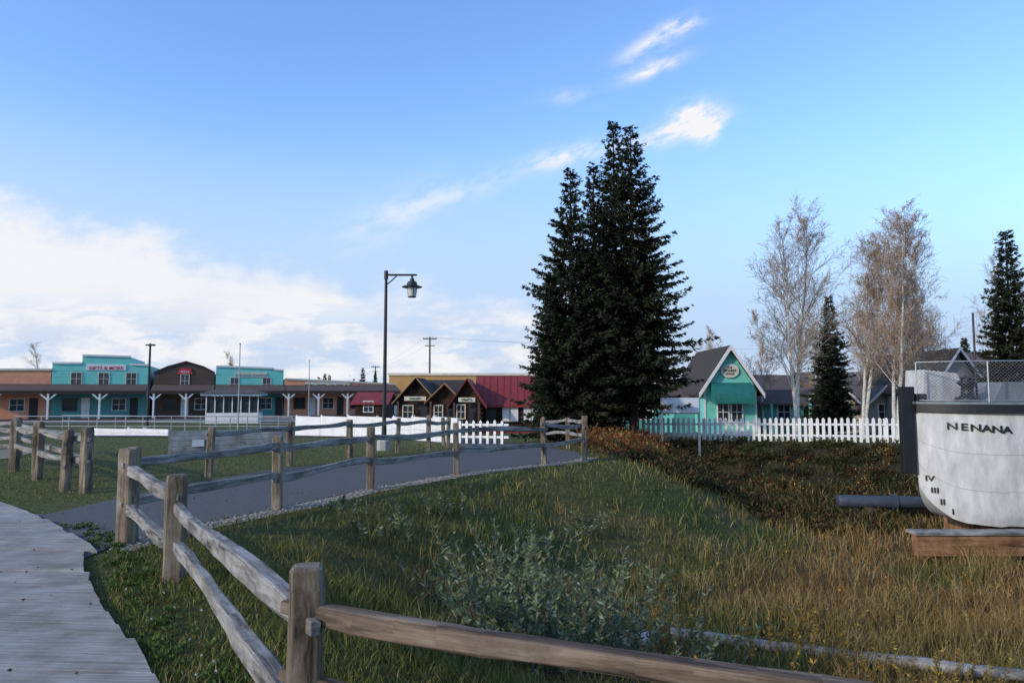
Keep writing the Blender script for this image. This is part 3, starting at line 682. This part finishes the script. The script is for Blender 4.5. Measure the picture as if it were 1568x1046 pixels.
booth('dark_roof_cabin',682,45,44,590,612,log_m,shingle_b,mustard,4)
d=49; x0=X(640,d); w=X(706,d)-x0; z=tz(x0,d); g=group('log_cabin',(x0,d,z)); gable(g,TF(x0,d,z),w,4,Z(612,d)-z,Z(584,d)-z,.4,log_m,shingle,None,'x')
d=44; x0=X(736,d); w=X(852,d)-x0; z=tz(x0,d); g=group('red_roof_cabin',(x0,d,z)); T=TF(x0,d,z); wh=Z(618,d)-z; ph=Z(584,d)-z
gable(g,T,w,5,wh,ph+.25,.35,log_m,redroof,None,'x')
for px in (781,813):
    x=X(px,d)-x0
    m=MB(T).box(x-.52,x-.02,-.12,-.09,.75,1.65).box(x+.02,x+.52,-.12,-.09,.75,1.65); m.obj('white_shutters',white,g)
    m=MB(T)
    for q in (-.52,-.02): m.box(x+q-.01,x+q+.03,-.135,-.122,.75,1.65)
    m.box(x-.55,x+.55,-.145,-.09,.68,.745).obj('shutter_trim',dark,g)
MB(T).box(.3,1.0,-.11,-.08,.1,1.8).obj('door',dark,g)
MB(T).box(0,w,-.9,-.45,0,.12).obj('porch_step',redroof,g)
m=MB(T)
for k in range(7): m.sweep([(-.05,-.03,.15+k*.27),(w+.05,-.03,.15+k*.27)],RND,.06)
m.obj('log_courses',log_m,g,smooth=True)
m=MB(T); sl_=(ph+.25-wh)/2.5
for k in range(int(w/.45)): 
    xx_=.1+k*.45; m.prism([(-.35,wh-.35*sl_+.145),(2.48,ph+.25+.135),(2.48,ph+.25+.165),(-.35,wh-.35*sl_+.175)],xx_,xx_+.03,'x')
m.obj('roof_seams',redroof,g)
booth('red_gable_cabin',716,43,42,583,614,log_m,redroof,redroof,5,'CRAFTS')
d=62; x0=X(545,d); w=X(590,d)-x0; z=-1.1; g=group('red_roof_shop',(x0,d,z)); gable(g,TF(x0,d,z),w,5,Z(618,d)-z,Z(603,d)-z,.3,log_m,redroof,None,'x'); window(g,TF(x0,d,z),1.2,.9,.8,.9)
d=50; x0=X(848,d); w=X(935,d)-x0; z=-1.1; g=group('log_cabin',(x0,d,z)); gable(g,TF(x0,d,z),w,5,Z(622,d)-z,Z(600,d)-z,.4,log_m,shingle,None,'x'); window(g,TF(x0,d,z),1.5,.9,.9,.9)
d=44; x0=X(925,d); w=X(1072,d)-x0; z=tz(x0,d); g=group('teal_annex',(x0,d,z)); T=TF(x0,d,z); gable(g,T,w,4,Z(612,d)-z,Z(590,d)-z,.4,teal_d,shingle_b,None,'x')
window(g,T,w*.43,.9,.8,1.1,white); window(g,T,w*.2,.9,.8,1.1,white); MB(T).box(w*.6,w*.72,-.06,-.01,.05,2.0).obj('door',teal,g)
d=42; x0=X(1076,d); w=X(1157,d)-x0; z=tz(x0,d); g=group('teal_gable_house',(x0,d,z)); T=TF(x0,d,z); wh=Z(594,d)-z; ph=Z(533,d)-z
gable(g,T,w,7,wh,ph,.34,teal,shingle,white,'y',.16,.22)
m=MB(T)
for k in range(int(wh/.2)): m.box(.01,w-.01,-.012-.004*(k%2),-.001,.05+k*.2,.22+k*.2-.02)
m.obj('clapboards',teal,g)
MB(T).box(0,.12,-.05,-.02,0,wh-.1).box(w-.12,w,-.05,-.02,0,wh-.1).obj('corner_boards',white,g)
zt=Z(586,d)-z; zb=Z(614,d)-z
aw=MB(T); n=8; pr=[(-.03,zt)]+[(-.03-1.0*math.sin(a),zb+(zt-zb)*math.cos(a)) for a in [i*math.pi/2/n for i in range(1,n+1)]]+[(-1.03,zb-.15),(-.98,zb-.15),(-.03,zb-.02)]
aw.prism(pr,w*.12,w*.88,'x').obj('green_awning',green_c,g)
for xx in (.36,.62): window(g,T,w*xx,.75,.62,1.15,white,-.02)
zc=Z(568,d)-z; MB(T).sweep([(w*.5,-.12,zc),(w*.5,-.03,zc)],C20,[(.56,.42)]*2).obj('oval_sign',white,g); MB(T).sweep([(w*.5,-.125,zc),(w*.5,-.122,zc)],C20,[(.51,.37)]*2).obj('oval_sign_field',cream,g)
text(g,T,'THE',.15,w*.5,zc+.15,black,-.14); text(g,T,'PIONEER',.2,w*.5,zc-.05,black,-.14); text(g,T,'HOUSE',.17,w*.5,zc-.24,black,-.14)
MB(T).box(w*.15,w*.85,-1.6,-.3,0,.15).obj('porch_step',concrete,g)
d=25.6; x0=X(1013,d); w=X(1069,d)-x0; z=tz(x0,d); g=group('notice_board',(x0,d,z)); T=TF(x0,d,z)
MB(T).box(0,w,-.04,.04,Z(632,d)-z,Z(609,d)-z).obj('panel',mat('sign_grey',(.62,.64,.66),.4,.06,2),g,bevel=.01)
m=MB(T); m.box(-.05,.03,.045,.10,-.5,Z(609,d)-z).box(w-.03,w+.05,.045,.10,-.5,Z(609,d)-z).box(.031,w-.031,.045,.09,Z(634,d)-z,Z(632,d)-z); m.obj('frame_posts',metal,g)
def cab(name,p0,p1,d,pye,pyp,wm,rm,axis='x',dep=5,tm=None,win=1):
    x0=X(p0,d); w=X(p1,d)-x0; z=tz(x0,d); g=group(name,(x0,d,z)); T=TF(x0,d,z)
    gable(g,T,w,dep,Z(pye,d)-z,Z(pyp,d)-z,.35,wm,rm,tm,axis)
    for i in range(win): window(g,T,w*(i+.5)/win,.9,min(.8,w*.3),.9,white)
    return g,T,w
g,T,w=cab('teal_porch_cabin',1168,1228,44,618,600,teal_d,shingle_b,'x',4,None,1); MB(T).box(w*.7,w*.9,-.06,-.01,.05,1.9).obj('door',teal,g)
m=MB(T); m.box(0,.12,-1.2,-1.08,0,1.9).box(w-.12,w,-1.2,-1.08,0,1.9).obj('porch_posts',teal,g)
cab('brown_cabin',1140,1245,58,604,575,log_m,shingle_g,'x',7,None,2)
cab('log_cabin',1225,1262,46,625,600,log_m,shingle_g,'y',5,cream)
cab('grey_cabin',1262,1312,44,622,596,mat('grey_wall',(.42,.41,.38),.7,.2,2),shingle_g,'y',6,white)
cab('log_cabin',1322,1380,43,622,594,mat('beige_wall',(.4,.36,.3),.7,.2,2),shingle_g,'y',6,cream)
cab('brown_cabin',1255,1420,56,602,570,brown,shingle_g,'x',8,None,4)
cab('grey_gable_house',1428,1500,38,590,537,mat('grey_wall2',(.25,.25,.25),.7,.2,2),shingle,'y',8,white)
cab('grey_gable_house',1480,1640,46,562,537,mat('grey_wall2',(.25,.25,.25),.7,.2,2),shingle_b,'x',8)
# ---------- riverboat bow ----------
yc=14.9; xs0=X(1396,yc); zd=Z(628,14.3); zk=Z(808,14.1); zs=Z(733,14.6)
g=group('riverboat_hull',(xs0,yc,zk))
def hb(s): return 1.0*(1-math.exp(-max(s,0)/.75))
def kz(s): 
    t=min(1,max(0,1-s/.95)); return zk+(zs-zk)*(1-math.sqrt(max(0,1-t*t)))+.012*math.sin(s*9)+.006*math.sin(s*23)
def hp(s,t,side=-1):
    t=max(0.0,t)
    z=kz(s)+(zd-kz(s))*t; b=hb(s)*(.86+.14*min(1,t*1.6)**.6)
    if t<.1: b*=.93+.07*(t/.1)
    b+=.006*math.sin(z*7+s*3)
    return Vector((xs0+s+.03*(1-t),yc+side*b,z))
ns,nt_=44,18; st=[(i/ns)**1.6*9 for i in range(ns+1)]
for side in (-1,1):
    V=np.array([tuple(hp(s,j/nt_,side)) for s in st for j in range(nt_+1)])
    i=np.arange(ns)[:,None]*(nt_+1)+np.arange(nt_)[None]; i=i.ravel(); fastmesh('hull_side',V,np.stack([i,i+nt_+1,i+nt_+2,i+1],1),hullw,None,g,True)
V=np.array([tuple(hp(s,0,sd_)) for s in st for sd_ in (-1,1)]); i=np.arange(ns)*2; fastmesh('hull_bottom',V,np.stack([i,i+1,i+3,i+2],1),hullw,None,g)
out=[(xs0+s,yc-hb(s)-.10) for s in st]; inn=[(xs0+s,yc+hb(s)+.10) for s in st[::-1]]
ring=[(xs0-.06,yc-.12)]+out+inn+[(xs0-.06,yc+.12)]
def slab(nm,ring,z0,z1,m):
    n=len(ring); mb=MB(); mb.v=[(a,b,z0) for a,b in ring]+[(a,b,z1) for a,b in ring]; mb.f=[list(range(n-1,-1,-1)),list(range(n,2*n))]+[[i,(i+1)%n,n+(i+1)%n,n+i] for i in range(n)]; mb.uv=[(0,0)]*(6*n); return mb.obj(nm,m,g)
slab('guard_rail',ring,zd-.05,zd+.12,black)
slab('deck_edge',[(a,yc+(b-yc)*.97) for a,b in ring],zd+.121,zd+.17,mat('deck_teal_grey',(.16,.2,.2),.6,.3,3))
for t in (.30,.62):
    mb=MB(); mb.sweep([tuple(hp(s,t)+Vector((0,-.003,0))) for s in st],RND,[(.005,.005)]*len(st)); mb.obj('plate_seam',mat('seam',(.36,.35,.33),.7,.2,3),g)
MB().box(xs0-.30,xs0-.005,yc-.07,yc+.07,Z(726,14.8),Z(592,14.8)).obj('stem_post',black,g,bevel=.012)
MB().box(xs0+.03,xs0+.25,yc-.1,yc+.1,zd+.171,zd+.34).obj('bow_bitts',black,g,bevel=.02)
def hull_text(ch,s,z,size,m):
    t=(z-kz(s))/(zd-kz(s)); p=hp(s,t); q=hp(s+.05,t); a=math.atan2(q.y-p.y,q.x-p.x)
    c=bpy.data.curves.new('hull_lettering','FONT'); c.body=ch; c.size=size; c.align_x='CENTER'; c.extrude=.008; c.offset=size*.02
    o=bpy.data.objects.new('hull_lettering',c); c.materials.append(m); scene.collection.objects.link(o)
    M=Matrix.Translation(p)@Matrix.Rotation(a,4,'Z')@Matrix.Translation((0,-.022,0))@Matrix.Rotation(math.pi/2,4,'X')@Matrix.Diagonal((1.35,1,1,1))
    o.parent=g; o.matrix_parent_inverse=Matrix.Translation(g.location).inverted(); o.matrix_basis=M
for i,ch in enumerate('NENANA'): hull_text(ch,.50+i*.178,Z(659,14.2)-.012*(i-1),.20,black)
for txt,py,s in (('IV',738,.16),('III',756,.22),('II',773,.32),('I',787,.47)): hull_text(txt,s,Z(py,14.5),.16,black)
m=MB(); zb=zd+.2; path=[(xs0+s,yc-hb(s)*.93) for s in np.linspace(.05,7,60)]; R=resample(path,100); hgt=.82
def onp(k): k=max(0,min(len(R)-1.001,k)); i=int(k); f=k-i; return R[i]*(1-f)+R[i+1]*f
step=(len(R)-1)/95
for k in range(-14,96):
    for sg in (1,-1):
        pts=[]
        for j in range(9):
            kk=(k+(j/8*12 if sg>0 else 12-j/8*12))*step
            if kk<0 or kk>len(R)-1: continue
            q=onp(kk); pts.append((q[0],q[1],zb+hgt*j/8))
        if len(pts)>1: m.sweep([pts[0],pts[len(pts)//2],pts[-1]] if len(pts)>2 else pts,TRI,.0032)
m.obj('chain_link_mesh',mat('dark_wire',(.14,.14,.15),.5,.2,4),g)
m=MB(); m.sweep([(p[0],p[1],zb+hgt) for p in R[::3]],RND,.013); m.sweep([(p[0],p[1],zb) for p in R[::3]],RND,.012)
for k in range(0,100,18): m.sweep([(R[k][0],R[k][1],zb-.04),(R[k][0],R[k][1],zb+hgt)],RND,.016)
m.obj('railing_posts',metal,g)
cx,cy=xs0+1.05,yc-.2; MB().sweep([(cx,cy,zd+.17),(cx,cy,zd+.25),(cx,cy,zd+.3),(cx,cy,zd+.5),(cx,cy,zd+.56),(cx,cy,zd+.62)],C20,[.24,.24,.13,.11,.2,.15]).obj('capstan',black,g,smooth=True)
MB(TF(xs0+.35,yc+.25,zd+.171)).prism([(0,0),(1.05,0),(.8,.62),(.05,.70)],0,.7).obj('white_hatch_cover',hullw,g,bevel=.015)
MB(TF(xs0+1.6,yc-.2,zd+.171)).prism([(0,0),(1.6,0),(1.5,.42),(.2,.42)],0,.8).obj('deck_hatch',mat('hatch_grey',(.2,.21,.22),.6,.2,3),g,bevel=.02)
MB().sweep([(xs0+1.32,yc-.1,zd+.17),(xs0+1.32,yc-.1,zd+2.1)],RND,.022).obj('jackstaff',black,g)
cg=group('timber_cradle',(xs0,14.3,zk-.5)); zc=zk-.01; xa=X(1393,13.7); zb=Z(852,13.7)
MB().box(xa,xa+9,13.72,13.9,zb,zc-.06).obj('side_beam',cradle_m,cg,bevel=.012)
MB().box(xa-.03,xa+9,13.68,14.05,zc-.059,zc).obj('cap_planks',logpale,cg,bevel=.006)
m=MB()
for q in (1.9,3.4,5,6.6): m.box(xa+q,xa+q+.25,13.93,15.9,zb-.2,zc-.061)
m.obj('cross_beams',cradle_m,cg,bevel=.012)
pa=(X(1276,18),18.0,Z(767,18)); g=group('culvert_pipe',pa); MB().sweep([pa,(pa[0]+.05,18,pa[2]),(pa[0]+5,17.4,pa[2]-.02)],C20,[.14,.16,.16]).obj('pipe_tube',pipe_m,g,smooth=True)
MB().sweep([(pa[0]+1.3,17.85,pa[2]),(pa[0]+1.42,17.83,pa[2])],C20,.2).obj('pipe_collar',pipe_m,g)
for k in (0.6,3.6): MB().box(pa[0]+k,pa[0]+k+.15,17.5,18.1,pa[2]-.7,pa[2]-.12).obj('pipe_support',brown,g)
a=(2.1,9.3); b=(6.0,7.75)
p=[Vector((a[0],a[1],-1.58)).lerp(Vector((b[0],b[1],-1.56)),t/10)+Vector((0,random.uniform(-.02,.02),random.uniform(-.012,.012))) for t in range(11)]
g=group('fallen_log',tuple(p[0])); MB().sweep(p,RND,[.07*random.uniform(.92,1.08) for _ in p],jit=.04).obj('log_body',logpale,g,smooth=True)
x,y=X(965,8.6),8.6; g=group('pale_boulder',(x,y,tz(x,y))); bm=bmesh.new(); bmesh.ops.create_icosphere(bm,subdivisions=3,radius=.26)
for v in bm.verts:
    f=1+.25*(math.sin(v.co.x*11+1)*math.cos(v.co.y*9)+.5*math.sin(v.co.z*17)); v.co=Vector((v.co.x*f*1.1+x,v.co.y*f*.8+y,v.co.z*f*.5+tz(x,y)+.28))
me=bpy.data.meshes.new('rock'); bm.to_mesh(me); bm.free(); me.materials.append(concrete); o=bpy.data.objects.new('rock_body',me); scene.collection.objects.link(o); adopt(o,g)
# ---------- world ----------
SUN_EL=math.radians(22); SUN_AZ=math.radians(-125)
w=bpy.data.worlds.new('World'); scene.world=w; w.use_nodes=True; nt=w.node_tree; N=nt.nodes; L=nt.links; bg=N['Background']
try:
    w.cycles.sampling_method='MANUAL'; w.cycles.sample_map_resolution=256
except Exception: pass
sky=N.new('ShaderNodeTexSky'); sky.sky_type='NISHITA'; sky.sun_disc=False; sky.sun_elevation=SUN_EL; sky.sun_rotation=SUN_AZ; sky.air_density=1.0; sky.dust_density=.6; sky.ozone_density=1.2
tc=N.new('ShaderNodeTexCoord'); sp=N.new('ShaderNodeSeparateXYZ'); L.new(tc.outputs['Generated'],sp.inputs[0])
def M(op,a,b=None,c=None,clamp=False):
    n=N.new('ShaderNodeMath'); n.operation=op; n.use_clamp=clamp
    for i,v in enumerate((a,b,c)):
        if v is None: continue
        if isinstance(v,(int,float)): n.inputs[i].default_value=v
        else: L.new(v,n.inputs[i])
    return n.outputs[0]
yy=M('MAXIMUM',M('ABSOLUTE',sp.outputs[1]),.08); U=M('DIVIDE',sp.outputs[0],yy); E=M('DIVIDE',sp.outputs[2],yy)
def comb(a,b,c=0.0):
    n=N.new('ShaderNodeCombineXYZ'); 
    for i,v in enumerate((a,b,c)):
        if isinstance(v,(int,float)): n.inputs[i].default_value=v
        else: L.new(v,n.inputs[i])
    return n.outputs[0]
def noise(vec,sc,det=5,ro=.6,dist=0):
    n=N.new('ShaderNodeTexNoise'); n.inputs['Scale'].default_value=sc; n.inputs['Detail'].default_value=det; n.inputs['Roughness'].default_value=ro; n.inputs['Distortion'].default_value=dist; L.new(vec,n.inputs['Vector']); return n.outputs['Fac']
def sstep(x,a,b):
    n=N.new('ShaderNodeMapRange'); n.interpolation_type='SMOOTHSTEP'; L.new(x,n.inputs[0]); n.inputs[1].default_value=a; n.inputs[2].default_value=b; return n.outputs[0]
r=N.new('ShaderNodeValToRGB'); e=r.color_ramp.elements
stops=[(-1,.34),(-.75,.29),(-.46,.205),(-.22,.155),(0,.13),(.22,.06),(.45,.02),(1,.02)]
e[0].position=0; e[0].color=(.34,)*3+(1,); e[1].position=1; e[1].color=(.02,)*3+(1,)
for u,v in stops[1:-1]:
    k=e.new((u+1)/2); k.color=(v,v,v,1)
L.new(M('MULTIPLY_ADD',U,.5,.5),r.inputs[0])
n1=noise(comb(U,M('MULTIPLY',E,1.8)),8,6,.6,0)
dd=M('ADD',M('SUBTRACT',r.outputs[0],E),M('MULTIPLY',M('SUBTRACT',n1,.5),.19))
bank=sstep(dd,-.02,.05)
haze=sstep(M('SUBTRACT',r.outputs[0],E),-.24,.1)
n2=noise(comb(U,M('MULTIPLY',E,4.0),3.0),7.5,5,.6,0)
gaps=M('MULTIPLY',sstep(n2,.49,.60),sstep(M('SUBTRACT',.13,E),-.03,.05))
bank=M('MULTIPLY',bank,M('SUBTRACT',1,M('MULTIPLY',gaps,.75)))
def pxdir(px,py):
    v=(523-py)/F; u=(px-784)/F; y=math.cos(TH)-v*math.sin(TH); return u/y,(math.sin(TH)+v*math.cos(TH))/y
wf=noise(comb(M('ADD',U,M('MULTIPLY',E,.3)),M('SUBTRACT',M('MULTIPLY',E,2.2),M('MULTIPLY',U,1.0)),7.0),17,6,.62,0)
tot=None
for (px,py,ang,la,lb,st_) in [(1000,66,32,.05,.013,1.0),(1045,38,16,.025,.009,.9),(1000,106,22,.04,.009,1.2),(1068,178,12,.028,.018,1.9),(1035,202,16,.055,.013,1.5),(1085,205,50,.018,.012,1.4),(870,240,12,.055,.013,1.0),(875,148,5,.035,.01,.35),(700,297,18,.12,.014,.42),(600,335,30,.09,.03,.35)]:
    u0,e0=pxdir(px,py); ca,sa=math.cos(math.radians(ang)),math.sin(math.radians(ang))
    du=M('SUBTRACT',U,u0); de=M('SUBTRACT',E,e0)
    a=M('DIVIDE',M('ADD',M('MULTIPLY',du,ca),M('MULTIPLY',de,sa)),la); b=M('DIVIDE',M('SUBTRACT',M('MULTIPLY',de,ca),M('MULTIPLY',du,sa)),lb)
    g_=M('MULTIPLY',M('EXPONENT',M('MULTIPLY',M('ADD',M('MULTIPLY',a,a),M('MULTIPLY',b,b)),-.8)),st_)
    tot=g_ if tot is None else M('ADD',tot,g_)
wisp=M('MULTIPLY',tot,sstep(wf,.30,.66),None,True)
front=sstep(sp.outputs[1],0,.15)
wisp=M('MULTIPLY',wisp,front)
def mixc(f,a,b,bt='MIX'):
    n=N.new('ShaderNodeMix'); n.data_type='RGBA'; n.blend_type=bt
    if isinstance(f,(int,float)): n.inputs[0].default_value=f
    else: L.new(f,n.inputs[0])
    for i,v in ((6,a),(7,b)):
        if isinstance(v,tuple): n.inputs[i].default_value=(*v,1)
        else: L.new(v,n.inputs[i])
    return n.outputs[2]
K=.12
cw=tuple(c/K for c in (.92,.92,.94)); cb=tuple(c/K for c in (.50,.63,.86)); hz=tuple(c/K for c in (.58,.72,.93)); hz0=tuple(c/K for c in (.47,.64,.91))
skyc=mixc(1.0,sky.outputs[0],(1.65,2.05,2.65),'MULTIPLY')
c=mixc(sstep(M('SUBTRACT',.46,E),0,.42),skyc,hz0)
c=mixc(M('MULTIPLY',haze,.6),c,hz)
lowb=sstep(M('SUBTRACT',.13,E),-.04,.08)
shade=sstep(M('SUBTRACT',1.0,n1),.42,.60)
cloudc=mixc(M('MULTIPLY',M('MULTIPLY',shade,lowb),.75),cw,cb)
c=mixc(M('MULTIPLY',bank,.95),c,cloudc)
c=mixc(wisp,c,cw)
L.new(c,bg.inputs[0]); bg.inputs[1].default_value=K
# ---------- sun ----------
sl=bpy.data.lights.new('sun','SUN'); sl.energy=2.6; sl.angle=math.radians(2); sl.color=(1,.88,.70)
so=bpy.data.objects.new('sun',sl); scene.collection.objects.link(so)
dv=Vector((math.sin(SUN_AZ)*math.cos(SUN_EL),math.cos(SUN_AZ)*math.cos(SUN_EL),math.sin(SUN_EL)))
so.rotation_euler=dv.to_track_quat('Z','Y').to_euler()
# ---------- camera ----------
cd=bpy.data.cameras.new('camera'); cd.lens=24; cd.sensor_width=36; cd.clip_end=12000; cd.clip_start=.05
co=bpy.data.objects.new('camera',cd); co.location=(0,0,EYE); co.rotation_euler=(math.radians(90)+TH,0,0); scene.collection.objects.link(co); scene.camera=co
scene.view_settings.view_transform='Standard'; scene.view_settings.look='None'; scene.view_settings.exposure=0
